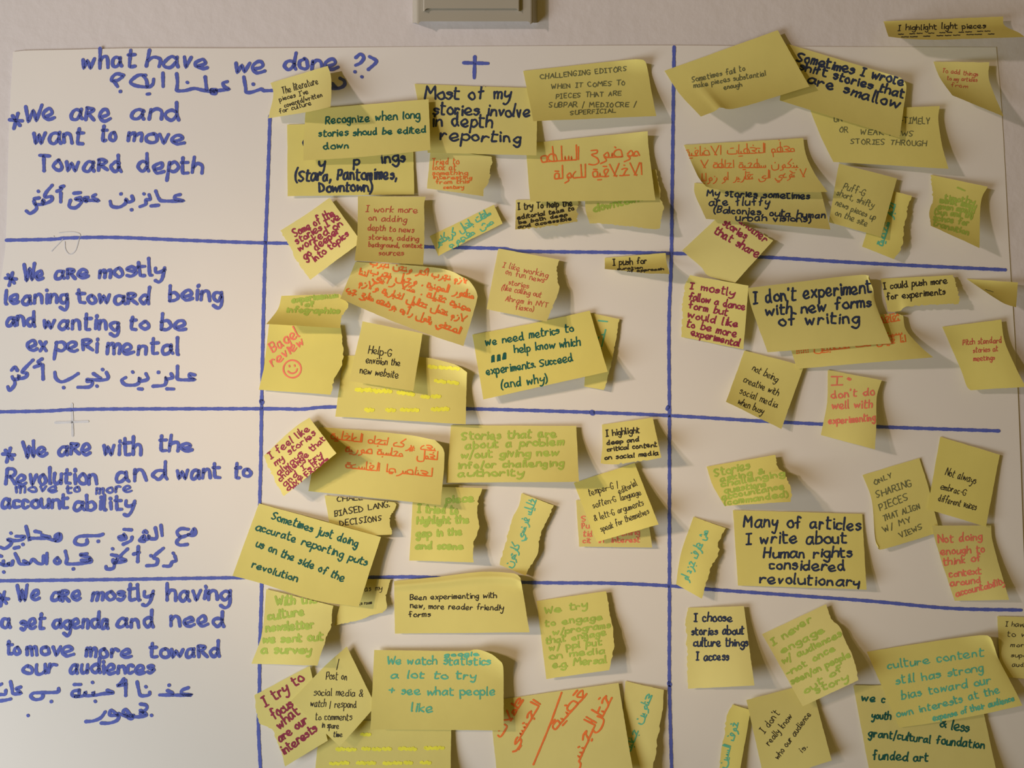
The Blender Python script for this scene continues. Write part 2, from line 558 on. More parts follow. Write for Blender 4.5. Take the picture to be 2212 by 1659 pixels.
on_poster('row_text', words([
    ('We', 52, 264, 122, 259, 21), ('aRe', 153, 259, 241, 260, 22), ('and', 282, 255, 391, 259, 22),
    ('want', 72, 312, 182, 309, 22), ('to', 218, 305, 252, 305, 18), ('move', 275, 306, 403, 311, 20),
    ('TowaRd', 83, 369, 266, 369, 21), ('depth', 298, 372, 438, 374, 21)]) + star(34, 260, 13)
    + trace('1435,75 1395,85 1392,108 1462,126 1462,126 1300,126 1265,108 1238,45 / 1185,75 1195,112 1162,118 1158,152 1113,172 / 1143,68 1147,72 / 1200,166 1262,160 / 1048,85 1058,120 1022,135 1000,112 1000,142 950,175 890,168 876,128 / 960,68 964,72 / 1043,195 1050,198 / 760,76 735,88 748,106 785,125 785,125 690,120 / 700,97 668,102 690,128 650,116 / 640,97 602,110 640,122 645,140 600,180 550,170 560,118 / 585,65 640,60 / 483,60 482,135 / 508,8 478,15 490,30 450,50 / 415,0 365,60 358,95 410,92 405,125 342,150 342,118 342,150 282,152 268,125 / 282,150 288,190 240,225 207,205 / 302,47 306,52 / 270,108 312,102', 0, 400),
    PW, 'B', 'blue marker row title about depth, English then Arabic')
on_poster('row_text', words([
    ('We', 52, 606, 94, 602, 20), ('aRe', 119, 602, 190, 601, 19), ('mostly', 214, 599, 357, 594, 19),
    ('leaning', 12, 656, 148, 655, 19), ('towaRd', 167, 655, 325, 656, 19), ('being', 366, 648, 481, 650, 20),
    ('and', 14, 705, 76, 704, 19), ('wanting', 94, 709, 258, 712, 19), ('to', 281, 711, 321, 709, 18), ('be', 348, 712, 403, 713, 18),
    ('ex', 60, 757, 103, 757, 20), ('peRi', 119, 757, 212, 759, 22), ('mental', 232, 763, 388, 765, 21)]) + star(23, 602, 11)
    + trace('1552,1512 1510,1505 1512,1530 1552,1550 1552,1550 1420,1547 1412,1500 1412,1440 / 1360,1500 1372,1532 1322,1545 1322,1530 1310,1590 1215,1602 / 1258,1488 1263,1494 / 1325,1622 1382,1624 / 1160,1500 1175,1545 1112,1560 1110,1532 1110,1562 1080,1590 1000,1590 968,1555 1000,1532 / 1053,1486 1058,1492 / 1100,1622 1132,1625 / 845,1490 860,1535 820,1552 690,1548 / 740,1500 800,1538 / 690,1562 735,1567 712,1606 618,1610 / 813,1466 818,1472 / 768,1598 773,1604 / 435,1490 445,1540 490,1567 560,1540 622,1500 / 503,1610 508,1616 / 338,1430 342,1548 / 335,1383 300,1408 322,1428 270,1450 / 262,1392 200,1455 175,1490 215,1500 200,1530 150,1540 148,1512 145,1542 105,1545 95,1525 / 112,1545 115,1590 75,1635 60,1605 / 90,1475 115,1450 138,1478', 0, 400),
    PW, 'B', 'blue marker row title about being experimental')
on_poster('row_text', words([
    ('We', 53, 989, 102, 982, 20), ('aRe', 126, 982, 198, 982, 20), ('with', 224, 982, 306, 981, 21), ('the', 343, 974, 416, 974, 18),
    ('Revolution', 11, 1046, 210, 1045, 20), ('and', 250, 1040, 363, 1036, 22), ('want', 382, 1035, 476, 1032, 20), ('to', 506, 1031, 541, 1030, 18),
    ('account', 3, 1096, 148, 1098, 18), ('ability', 159, 1101, 290, 1100, 17)]) + star(18, 982, 12)
    + trace('1520,1262 1545,1225 1556,1262 1530,1280 1498,1270 / 1500,1230 1440,1225 1408,1255 1440,1290 1505,1272 / 1440,1290 1405,1330 1430,1355 1492,1350 / 1280,1195 1290,1280 / 1235,1215 1245,1298 1190,1302 1182,1278 1185,1302 1150,1310 1145,1280 1110,1318 1150,1325 / 1050,1290 1040,1320 978,1350 / 985,1280 945,1290 960,1312 1002,1300 985,1268 / 985,1230 1047,1235 / 1140,1255 1155,1240 1168,1258 / 820,1268 780,1280 640,1285 600,1310 600,1342 650,1355 690,1342 690,1312 / 778,1323 784,1328 / 470,1265 440,1278 440,1320 480,1310 478,1268 440,1315 370,1300 370,1300 230,1302 230,1302 235,1320 205,1205 / 330,1275 395,1292 / 125,1285 192,1290 165,1315 110,1320 60,1310 90,1340 40,1382 0,1372 / 83,1258 88,1263 / 178,1348 184,1353 / 110,1380 150,1372 / 275,1245 322,1255', 0, 810)
    + trace('1390,1440 1400,1480 1370,1490 1350,1522 1300,1522 / 1376,1418 1381,1423 / 1300,1380 1220,1450 1252,1470 1240,1512 1165,1520 / 1198,1438 1203,1443 / 1100,1365 1095,1490 / 1060,1428 1108,1415 / 1015,1385 955,1450 1002,1480 930,1492 930,1465 930,1492 902,1495 898,1470 / 912,1495 900,1540 850,1545 842,1525 / 893,1383 898,1388 / 885,1432 932,1442 / 640,1435 715,1458 700,1480 645,1475 / 715,1462 715,1492 540,1505 532,1460 518,1402 / 580,1543 585,1548 / 640,1430 692,1424 / 455,1455 432,1480 450,1502 477,1490 455,1455 / 372,1420 370,1505 / 345,1440 340,1500 300,1500 260,1470 232,1500 185,1480 / 232,1502 160,1505 142,1470 118,1422 / 100,1480 95,1512 70,1512 64,1490 64,1512 30,1515 -10,1500 / 25,1480 25,1515 / 26,1568 31,1573 / -8,1438 12,1446', 0, 810),
    PW, 'B', 'blue marker row title about the revolution')
on_poster('row_text', words([
    ('We', 38, 1297, 87, 1296, 19), ('aRe', 111, 1297, 175, 1297, 19), ('mostly', 199, 1298, 330, 1295, 19), ('having', 361, 1296, 496, 1296, 20),
    ('a', 3, 1354, 26, 1354, 20), ('set', 45, 1359, 96, 1358, 20), ('agenda', 115, 1357, 236, 1357, 19), ('and', 251, 1355, 336, 1355, 19), ('need', 369, 1352, 484, 1352, 20),
    ('to', 16, 1414, 42, 1414, 16), ('move', 58, 1416, 159, 1416, 19), ('more', 185, 1419, 286, 1421, 19), ('towaRd', 324, 1421, 477, 1419, 19),
    ('our', 50, 1456, 123, 1453, 18), ('audiences', 151, 1454, 331, 1456, 18)]) + star(5, 1293, 12)
    + trace('1500,1020 1450,1040 1450,1068 1525,1080 1525,1080 1270,1078 / 1330,1042 1372,1062 1372,1080 / 1343,998 1348,1003 / 1190,1055 1185,1078 1120,1082 1102,1030 1090,972 / 1158,1010 1163,1016 / 1000,960 1000,1085 / 985,948 960,985 935,1005 1005,992 / 850,1040 900,1062 820,1068 750,1080 740,1050 740,1080 680,1082 680,1055 660,1085 600,1090 / 632,1040 580,1050 575,1082 622,1085 630,1040 / 588,995 642,995 / 733,976 738,981 / 755,1126 760,1132 / 465,1025 455,1055 320,1060 262,1065 245,1092 280,1115 330,1105 342,1078 / 405,1128 410,1133 / 165,1015 128,1028 150,1050 167,1065 167,1065 105,1068 95,1030 82,970 / 45,1040 40,1072 0,1075 / 85,1110 40,1120 -6,1126 / 12,990 -4,1000 / 1203,1238 1208,1243 / 1115,1150 1162,1160 1165,1190 1115,1225 / 1115,1200 1165,1240 1060,1250 1000,1195 980,1220 1040,1268 1062,1240 1010,1248 940,1225 / 940,1240 885,1200 875,1238 940,1245 930,1280 870,1302 803,1302 / 837,1212 800,1260 740,1285 680,1290 / 221,1240 224,1244', 0, 1209),
    PW, 'B', 'blue marker row title about audiences')
on_poster('inserted_words', words([('move', 35, 1064, 126, 1062, 13), ('to', 144, 1065, 175, 1062, 10), ('more', 207, 1066, 286, 1062, 12)]), 5.2, 'B',
          'blue words squeezed in above accountability')
on_poster('bleed_mark', trace('440,380 700,370 / 572,230 578,485', 0, 810), 5, 'E', 'faint grey cross showing through the paper')
on_poster('bleed_mark', trace('425,405 430,410 / 470,380 560,372 635,390 625,440 600,520 555,550 520,510 515,450 / 410,525 500,430', 0, 400), 2.0, 'E')
# ------------------------------------------------------------------ sticky notes
STEP = 4.0                      # height map of everything already stuck on, 4 px a cell
GW, GH = int(2400 / STEP), int(1900 / STEP)
gx, gy = np.meshgrid(np.arange(GW) * STEP - 60, np.arange(GH) * STEP - 60)
HMAP = hp(gx, gy)


def hmap_at(px, py):
    i = np.clip(((px + 60) / STEP).round().astype(int), 0, GW - 1)
    j = np.clip(((py + 60) / STEP).round().astype(int), 0, GH - 1)
    return HMAP[j, i]


NN = 34


def note(label, ink, width, c, hs=(0.3, 2, 9, 7), lines=(), t=(), r=(), b=(), l=(), torn='', p=1.8,
         curl=(), smile=None, extra=(), slant=0.06, fold=None):
    """One note.  c: corners TL TR BR BL; t r b l: points along the edges (b left to right, l top down)."""
    tl, tr, br, bl = c
    E = {'t': resample([tl, *t, tr], NN), 'r': resample([tr, *r, br], NN),
         'b': resample([bl, *b, br], NN), 'l': resample([tl, *l, bl], NN)}
    T, R, B, Lf = E['t'], E['r'], E['b'], E['l']
    u, v = np.meshgrid(np.linspace(0, 1, NN), np.linspace(0, 1, NN))
    # torn edges are ragged: pull the outermost rows inwards unevenly
    def rag(key, flip):
        amp = 1.9 if key in torn else 0.25
        j = np.array([rng.gauss(0, 1) for _ in range(NN)])
        k2 = np.array([rng.gauss(0, 1) for _ in range(7)])
        j = 0.55 * j + 0.9 * np.interp(np.linspace(0, 6, NN), np.arange(7), k2)
        ln = np.hypot(*np.diff(E['l' if key in 'tb' else 't'], axis=0).T).sum()
        return np.clip(amp * (j + 1.0), 0, 6.0) / ln * np.sin(np.linspace(0.08, math.pi - .08, NN)) ** .3
    fall = lambda d: np.clip(1 - d / .16, 0, 1) ** 1.5
    u0, v0 = u.copy(), v.copy()
    u = u0 + rag('l', 0)[:, None] * fall(u0) - rag('r', 0)[:, None] * fall(1 - u0)
    v = v0 + rag('t', 0)[None, :] * fall(v0) - rag('b', 0)[None, :] * fall(1 - v0)
    PX = coons(T, R, B, Lf, u, v)
    ph = rng.uniform(0, 6.28)
    off = [0.0, 0.0, 0.0, 0.0]

    def hh(u, v):
        s = u * u * (3 - 2 * u) * .5 + u * .5
        a = hs[0] + (hs[1] - hs[0]) * s
        z = hs[3] + (hs[2] - hs[3]) * s
        q = a + (z - a) * np.clip(v, 0, 1) ** p
        q = q + 0.25 * np.sin(3.1 * u + 2.3 * v + ph) * v
        for ci, am, rad in curl:
            cu, cv = ((0, 0), (1, 0), (1, 1), (0, 1))[ci]
            d = np.clip(1 - np.sqrt((u - cu) ** 2 + (v - cv) ** 2) / rad, 0, 1)
            q = q + am * d * d
        if fold:
            v0, am = fold
            q = q + am * np.maximum(0, 1 - np.abs(v - v0) / .12) ** 1.5
        q = q + off[0] * (1 - u) * (1 - v) + off[1] * u * (1 - v) + off[2] * u * v + off[3] * (1 - u) * v
        return q * 0.001 + 0.0009

    under = hmap_at(PX[..., 0], PX[..., 1]) + 0.0006
    for _ in range(400):        # lift the note's corners until it lies clear of what it covers
        gap = under - hh(u, v)
        k = int(np.argmax(gap))
        g = gap.flat[k] * 1000
        if g <= 0.02:
            break
        uu, vv = u.flat[k], v.flat[k]
        w = [(1 - uu) * (1 - vv), uu * (1 - vv), uu * vv, (1 - uu) * vv]
        n2 = sum(q * q for q in w)
        for q in range(4):
            off[q] += (g + .03) * w[q] / n2
    HHv = hh(u, v)
    # add to the height map (fine resampling so that no cell is missed)
    uf, vf = np.meshgrid(np.linspace(0, 1, 130), np.linspace(0, 1, 130))
    pf = coons(T, R, B, Lf, uf, vf)
    hf = hh(uf, vf)
    i = np.clip(((pf[..., 0] + 60) / STEP).round().astype(int), 0, GW - 1)
    j = np.clip(((pf[..., 1] + 60) / STEP).round().astype(int), 0, GH - 1)
    np.maximum.at(HMAP, (j, i), hf)

    V, F = sheet_mesh(PX, HHv, 0.00012)
    o3 = to3d(PX[NN // 2, NN // 2, :1], PX[NN // 2, NN // 2, 1:], HHv[NN // 2, NN // 2])[0]
    o = tag(mesh_obj('sticky_note', V, F, M_NOTE, None, o3), label, 'sticky note', 'yellow sticky notes on the flip chart')

    def surf(px, py):
        a, bb = np.full(len(px), .5), np.full(len(px), .5)
        for _ in range(9):
            P = coons(T, R, B, Lf, a, bb)
            e = 1e-3
            Ju = (coons(T, R, B, Lf, a + e, bb) - coons(T, R, B, Lf, a - e, bb)) / (2 * e)
            Jv = (coons(T, R, B, Lf, a, bb + e) - coons(T, R, B, Lf, a, bb - e)) / (2 * e)
            dx, dy = px - P[:, 0], py - P[:, 1]
            det = Ju[:, 0] * Jv[:, 1] - Ju[:, 1] * Jv[:, 0]
            det = np.where(np.abs(det) < 1e-3, 1e-3, det)
            a = np.clip(a + np.clip((dx * Jv[:, 1] - dy * Jv[:, 0]) / det, -.3, .3), 0, 1)
            bb = np.clip(bb + np.clip((dy * Ju[:, 0] - dx * Ju[:, 1]) / det, -.3, .3), 0, 1)
        P = coons(T, R, B, Lf, a, bb)
        ok = np.hypot(P[:, 0] - px, P[:, 1] - py) < 1.5
        hz = hh(a, bb)
        return hz, ok

    def ink_part(name, strokes, wd, k, lab=None):
        V, F = ribbons(strokes, wd, surf)
        if F:
            q = mesh_obj(name, V, F, INKM[k], None, o3, smooth=False)
            q.parent = o
            q.location = (0, 0, 0)
            if lab:
                q['label'] = lab
    width *= {'L': 1.3, 'T': 1.15, 'M': .85}.get(ink, 1.0)
    st = []
    for ln in lines:
        st += write(*ln[:5], ln[5] * .9, slant=slant)
    st += [list(e) for e in extra]
    if st:
        ink_part('highlighter_mark' if ink == 'Y' else 'handwriting', st, width, ink, INKNAME[ink] + ' writing')
    if smile:
        x, y, q = smile
        ring = [(x + q * math.cos(a), y + q * math.sin(a)) for a in np.linspace(-1.2, 5.0, 16)]
        arc = [(x + .55 * q * math.cos(a), y + .5 * q * math.sin(a)) for a in np.linspace(2.6, .0, 7)]
        ink_part('smiley_face', [ring, arc, [(x - .35 * q, y - .4 * q), (x - .3 * q, y - .25 * q)],
                                 [(x + .25 * q, y - .45 * q), (x + .3 * q, y - .3 * q)]], width, ink, 'drawn smiling face')
    return o


Q = 'yellow sticky note reading '
# ---- middle column, first row
note(Q + '"Stara, Pantomimes, Downtown" in navy, half under the "Recognize" note', 'N', 4.6,
     [(620, 269), (892, 262), (895, 420), (621, 424)], (0.3, .5, 2, 3), [
    ('y    p   ings', 690, 362, 876, 347, 15), ('(Stara, Pantomimes,', 638, 391, 857, 388, 16), ('Downtown)', 690, 415, 804, 413, 14)],
    extra=[[(660, 300), (655, 307), (657, 314)]])
note('small yellow sticky note with faint orange writing "Tried to look at", torn at right', 'O', 1.9,
     [(930, 322), (1063, 338), (1044, 424), (922, 407)], (0.3, 2, 13, 5), [
    ('Tried to', 933, 355, 991, 355, 8), ('look at', 935, 367, 985, 367, 8), ('something', 934, 378, 1010, 377, 5.5),
    ('interesting', 935, 386, 1020, 387, 5), ('from this', 941, 397, 1013, 396, 5.5), ('century', 958, 408, 1002, 407, 5)],
    r=[(1066, 350), (1056, 391)], torn='r')
note('small yellow sticky note reading "downtown" in lime green, torn right edge', 'L', 3.4,
     [(1268, 372), (1419, 366), (1426, 496), (1274, 484)], (0.3, 2, 12, 8), [('downtown', 1283, 458, 1388, 432, 10)],
     r=[(1430, 424), (1435, 443)], b=[(1313, 487)], l=[(1264, 444)], torn='rb')
note('short curled yellow note reading "I try To help the editorial team" in black', 'K', 2.6,
     [(1114, 432), (1251, 430), (1249, 479), (1113, 496)], (0.3, 1, 17, 14), [
    ('I try To help the', 1119, 453, 1237, 445, 9), ('editorial team to', 1118, 474, 1241, 454, 5.5),
    ('be both deep', 1121, 484, 1226, 466, 4.5), ('and accessible', 1119, 493, 1236, 475, 4.5)],
    r=[(1250, 450)], b=[(1150, 495), (1188, 491)], torn='rb', p=2.2)
note('yellow note with two orange lines of Arabic, below the "Challenging editors" note', 'O', 3.0,
     [(1135, 310), (1399, 283), (1416, 433), (1145, 436)], (0.3, 2, 8, 7), [
    ('موضوع السلطه', 1381, 336, 1171, 350, 19), ('الاخلاقية للدولة', 1386, 377, 1199, 386, 17)],
    t=[(1300, 293)], r=[(1402, 325)], curl=[(1, 4, .35)])
note(Q + '"Most of my stories involve in depth reporting" in navy', 'N', 4.4,
     [(895, 181), (1162, 190), (1159, 336), (924, 330)], (0.3, 1, 6, 4), [
    ('Most of my', 917, 213, 1104, 215, 18), ('stories involve', 936, 247, 1146, 253, 16), ('in depth', 934, 272, 1064, 275, 17),
    ('reporting', 952, 301, 1127, 309, 15)], t=[(1055, 187)])
note(Q + '"Challenging editors when it comes to pieces" in grey capitals', 'C', 1.9,
     [(1130, 153), (1389, 129), (1418, 251), (1152, 262)], (0.3, 1, 9, 13), [
    ('CHALLENGING EDITORS', 1167, 171, 1355, 153, 7.2), ('WHEN IT COMES TO', 1191, 192, 1351, 183, 6.6),
    ('PIECES THAT ARE', 1201, 213, 1342, 206, 6.8), ('SUBPAR / MEDIOCRE /', 1186, 232, 1374, 230, 7), ('SUPERFICIAL', 1232, 248, 1330, 243, 6)],
    t=[(1316, 133), (1370, 128)], r=[(1397, 140), (1408, 200)], curl=[(1, 5, .3)])
note(Q + '"Recognize when long stories should be edited down" in dark green', 'G', 3.0,
     [(660, 236), (926, 214), (930, 324), (655, 347)], (1, 4, 12, 8), [
    ('Recognize when long', 703, 267, 907, 256, 11), ('stories shoud be edited', 689, 295, 920, 286, 9.5), ('down', 699, 323, 754, 320, 9)],
    b=[(784, 339)], l=[(656, 300)])
note(Q + '"The literature pieces I\'ve covered for culture", over the heading', 'K', 1.7,
     [(584, 179), (708, 142), (714, 231), (579, 256)], (1, 6, 24, 6), [
    ('The literature', 611, 203, 688, 180, 9.5), ("pieces I've", 604, 219, 667, 202, 6.5), ('covered/written', 615, 232, 697, 208, 6.5),
    ('for culture', 604, 245, 673, 226, 6.5)], r=[(715, 165), (716, 200)], b=[(659, 243)], l=[(590, 206)])
note('tilted yellow note in maroon reading "Some of the stories go deeper into topics"', 'M', 4.0,
     [(604, 499), (712, 427), (781, 522), (670, 605)], (0.5, 3, 15, 12), [
    ('Some of the', 638, 512, 724, 464, 11), ("stories I've", 642, 528, 735, 472, 10), ('worked on', 647, 543, 741, 486, 10),
    ('go deeper', 659, 561, 735, 500, 11), ('into topics', 680, 566, 754, 508, 9)], t=[(662, 462)], l=[(638, 560)], torn='l')
note('large yellow sticky note with fluorescent yellow writing, under the "Help-G" note', 'Y', 7.0,
     [(742, 768), (1009, 804), (1006, 917), (724, 900)], (0.3, 2, 9, 3), [
    ('~~~', 926, 796, 990, 800, 9), ('~~', 940, 826, 992, 832, 9), ('~~~~ ~~', 768, 848, 895, 856, 14), ('~~', 910, 860, 952, 860, 8),
    ('~  ~ ~~  ~~', 790, 890, 970, 890, 12)], t=[(860, 768), (917, 772), (941, 776), (985, 788)], curl=[(1, 5, .35)])
note('yellow sticky note bearing "Help-G envision the new website" in black pen', 'K', 1.8,
     [(783, 694), (913, 720), (893, 845), (754, 823)], (4, 4, 12, 9), [
    ('Help-G', 795, 763, 845, 770, 11), ('envision the', 790, 784, 864, 791, 9), ('new website', 777, 806, 860, 817, 9.5)])
note(Q + '"Bagel review" in pinkish red with a drawn smiley', 'P', 3.4,
     [(581, 700), (736, 705), (714, 853), (559, 842)], (0.3, 2, 7, 3), [('Bagel', 589, 760, 648, 726, 15), ('review', 590, 792, 659, 741, 13)],
     r=[(741, 739), (742, 785), (727, 815)], l=[(570, 790)], torn='r', smile=(631, 797, 19))
note('yellow note with lime green words, its bottom lifting over the "Bagel" note', 'L', 3.2,
     [(608, 639), (734, 635), (735, 709), (575, 700)], (6, 6, 13, 17), [
    ('experimental', 631, 654, 730, 641, 8), ('of', 659, 663, 680, 661, 7), ('infographics', 619, 674, 733, 677, 7)],
    r=[(753, 658), (738, 690)], l=[(600, 668)], torn='r', p=2.5)
note('tilted yellow note packed with orange Arabic lines, below the "I work more" note', 'O', 3.2,
     [(768, 565), (1006, 601), (1001, 748), (735, 645)], (0.3, 4, 15, 9), [
    ('لازم نجرب اكتر ونحن نجرب', 1010, 612, 800, 571, 9), ('منطور المهنية . وحيل نجرب', 1022, 645, 800, 590, 10),
    ('مهنية ثقيلة . مثلا رأيي اننا', 1015, 672, 776, 592, 9), ('لازم نعمل تحاليل اخبارية ولازم', 1004, 695, 776, 615, 9),
    ('الصحفي يقول رأيه بوضعه متابع جيد', 992, 721, 748, 629, 9)],
    t=[(947, 579)], r=[(1016, 609), (1030, 632), (1029, 655)], b=[(865, 701)], curl=[(1, 7, .3)])
note(Q + '"I work more on adding depth to news" in thin red', 'R', 1.7,
     [(773, 423), (920, 425), (914, 572), (766, 563)], (0.5, 4, 14, 10), [
    ('I work more', 790, 457, 902, 461, 9), ('on adding', 796, 476, 878, 480, 8.5), ('depth to news', 794, 497, 894, 502, 8),
    ('stories, adding', 796, 517, 905, 521, 7), ('background, context', 796, 533, 912, 536, 6.5), ('sources', 818, 551, 872, 552, 7.5)],
    r=[(917, 440), (917, 468), (917, 520)], l=[(772, 500)])
note('narrow yellow strip with two teal Arabic lines, above the horizontal grid line', 'T', 2.4,
     [(928, 510), (1067, 442), (1086, 483), (947, 553)], (0.3, 2, 4, 5), [
    ('ساعات باعمل كريكاتير', 1060, 463, 944, 530, 10), ('مش مفهوم', 1066, 482, 974, 534, 10)], torn='')
note('yellow strip mostly behind the "We need metrics" note, teal Arabic at its edge', 'T', 2.6,
     [(1272, 675), (1339, 689), (1305, 843), (1262, 835)], (0.3, 2, 5, 3), [('انا', 1312, 694, 1300, 748, 13)], r=[(1331, 734), (1313, 823)], torn='r')
note(Q + '"we need metrics to help know which experiments" in green', 'G', 3.0,
     [(1020, 723), (1274, 671), (1313, 803), (1044, 863)], (0.3, 3, 14, 9), [
    ('we need metrics to', 1050, 747, 1239, 716, 11), ('help know which', 1112, 762, 1254, 746, 11), ('###', 1062, 783, 1096, 773, 15),
    ('experiments. Succeed', 1051, 810, 1237, 781, 11), ('(and why)', 1083, 839, 1183, 825, 12)], t=[(1161, 696)])
note(Q + '"I like working on fun news stories" in thin red', 'R', 1.5,
     [(1076, 538), (1210, 561), (1184, 696), (1051, 668)], (0.5, 4, 16, 8), [
    ('I like working', 1085, 577, 1183, 600, 8), ('on fun news', 1091, 592, 1175, 610, 8), ('stories', 1098, 614, 1141, 623, 7.5),
    ('(like calling out', 1083, 626, 1168, 643, 7.5), ('Ahram in NYT', 1091, 650, 1182, 664, 7.5), ('fiasco)', 1113, 668, 1152, 673, 7)],
    t=[(1090, 539)], r=[(1204, 580), (1209, 617), (1197, 660)], torn='r')
note('short curled yellow strip reading "I push for" in black', 'K', 2.4,
     [(1306, 557), (1438, 546), (1447, 592), (1306, 581)], (0.5, 3, 18, 9), [
    ('I push for', 1324, 573, 1397, 569, 9), ('curation', 1334, 583, 1389, 580, 3), ('of approach', 1355, 588, 1434, 583, 3)],
    r=[(1440, 565)], b=[(1350, 586), (1400, 591)], p=2.4)
# ---- middle column, third row
note('small torn note with "Biased lang. decisions" in black capitals, above the dark green note', 'K', 2.0,
     [(701, 1070), (852, 1085), (846, 1155), (716, 1160)], (0.3, 1, 6, 2), [
    ('CHALL-', 727, 1083, 792, 1079, 7), ('BIASED LANG.', 723, 1115, 842, 1095, 8.4), ('DECISIONS', 735, 1136, 826, 1124, 8)],
    r=[(856, 1092), (842, 1127), (848, 1150)], torn='r')
note('yellow sticky note with lime "I tried to highlight the gap in the scene"', 'L', 3.6,
     [(893, 1050), (1042, 1054), (1024, 1215), (884, 1211)], (0.3, 3, 10, 4), [
    ('one piece', 910, 1087, 1023, 1084, 10), ('I tried to', 902, 1107, 989, 1110, 11), ('highlight the', 901, 1131, 1013, 1129, 9.5),
    ('gap in the', 899, 1160, 998, 1154, 10), ('and scene', 898, 1185, 1000, 1186, 9)], r=[(1032, 1103), (1036, 1135), (1025, 1176)], torn='r')
note('yellow note with three orange Arabic lines, under the tilted maroon "I feel like" note', 'O', 2.6,
     [(690, 922), (939, 950), (952, 1091), (666, 1061)], (0.3, 3, 15, 5), [
    ('بعد يركد اتجاه الداخلية', 940, 974, 716, 947, 11), ('لعمل " محاسبة صورية', 944, 993, 748, 975, 11), ('لعناصرها الفاسدة', 932, 1029, 748, 1010, 11)],
    t=[(865, 937)], r=[(958, 970), (960, 1000)], curl=[(1, 5, .35)])
note(Q + '"I feel like my stories always challenge that" in maroon, tilted', 'M', 3.4,
     [(570, 984), (668, 902), (727, 979), (612, 1073)], (0.5, 4, 20, 14), [
    ('I feel like', 585, 992, 670, 929, 10), ('my stories', 596, 1006, 683, 938, 9), ('always', 602, 1028, 656, 982, 9),
    ('challenge that', 606, 1041, 703, 949, 8), ('and I try', 615, 1051, 696, 983, 8), ('diversify', 622, 1062, 700, 990, 8), ('my topics', 636, 1058, 711, 995, 8)],
    t=[(630, 928)], l=[(580, 1015), (590, 1035)], torn='l')
note('yellow sticky note with pinkish red words, behind the "editorial language" note', 'P', 2.2,
     [(1244, 1080), (1400, 1095), (1409, 1183), (1251, 1181)], (0.3, 1, 4, 3), [
    ('S', 1257, 1127, 1266, 1126, 7), ('Pu', 1257, 1142, 1273, 1141, 7), ('tid   in opening', 1260, 1159, 1381, 1156, 8),
    ('cit  in  interest', 1259, 1173, 1382, 1171, 7)], r=[(1403, 1135)])
note(Q + '"softening editorial language and arguments speak for themselves" in thin black', 'K', 1.5,
     [(1239, 1043), (1371, 1000), (1423, 1133), (1289, 1171)], (0.3, 3, 17, 8), [
    ('temper-G /', 1273, 1071, 1337, 1052, 9), ('editorial', 1338, 1068, 1377, 1048, 9), ('soften-G', 1282, 1098, 1332, 1083, 9),
    ('language', 1341, 1081, 1385, 1068, 8), ('& lett-G arguments', 1285, 1126, 1391, 1092, 9), ('speak for themselves', 1299, 1149, 1403, 1110, 9)])
note(Q + '"Stories that are about a problem" in lime green', 'L', 3.2,
     [(974, 918), (1245, 920), (1251, 1041), (964, 1043)], (0.3, 3, 18, 6), [
    ('Stories that are', 998, 950, 1203, 944, 11), ('about a problem', 1005, 969, 1218, 961, 10), ('w/out giving new', 996, 990, 1207, 983, 10),
    ('info/or challenging', 989, 1012, 1218, 1007, 9), ('authority', 989, 1029, 1132, 1027, 9)])
note(Q + '"I highlight deep and critical content on social media" in black', 'K', 2.6,
     [(1300, 917), (1410, 902), (1429, 989), (1297, 1002)], (0.3, 3, 17, 9), [
    ('I highlight', 1309, 943, 1382, 934, 8.5), ('deep and', 1311, 961, 1380, 953, 6), ('critical content', 1312, 975, 1420, 964, 6.5),
    ('on social media', 1306, 993, 1422, 983, 6.5)], b=[(1335, 1003), (1373, 999)], l=[(1301, 960)], torn='b', p=1.4)
note('narrow torn yellow strip with teal Arabic, left of the "editorial language" note', 'T', 2.3,
     [(1127, 1065), (1197, 1092), (1136, 1244), (1079, 1220)], (0.3, 3, 4, 3), [('خليك فرنسي كارتون', 1158, 1080, 1104, 1226, 11)],
     r=[(1178, 1140), (1160, 1200)], l=[(1104, 1128), (1085, 1190)], torn='rl')
# ---- middle column, fourth row
note('pale torn note with a few brown pen words, behind the dark green "Sometimes" note', 'K', 1.2,
     [(748, 1250), (844, 1251), (826, 1324), (722, 1353)], (0.3, 1, 5, 2), [('as my', 788, 1277, 826, 1275, 8), ('to room', 776, 1307, 803, 1304, 5)],
     r=[(834, 1290), (836, 1312)], b=[(756, 1345), (784, 1337)], torn='rb')
note(Q + '"With the culture newsletter we sent out a survey" in lime', 'L', 3.6,
     [(575, 1272), (722, 1309), (686, 1438), (543, 1434)], (0.3, 4, 14, 2), [
    ('With the', 596, 1307, 685, 1303, 12), ('culture', 579, 1339, 658, 1328, 12), ('newsletter', 575, 1364, 678, 1357, 11),
    ('we sent out', 568, 1389, 697, 1383, 11), ('a survey', 564, 1412, 673, 1411, 11)], r=[(718, 1336), (716, 1361), (698, 1399)], l=[(565, 1370)], torn='r')
note(Q + '"Sometimes just doing accurate reporting puts us on" in green', 'G', 3.1,
     [(559, 1087), (823, 1160), (775, 1311), (502, 1244)], (0.3, 2, 11, 5), [
    ('Sometimes just doing', 586, 1121, 772, 1181, 11), ('accurate reporting puts', 552, 1144, 792, 1222, 10.5), ('us on the side of the', 552, 1180, 741, 1257, 10.5),
    ('revolution', 543, 1226, 642, 1257, 10)], b=[(560, 1259), (681, 1297)])
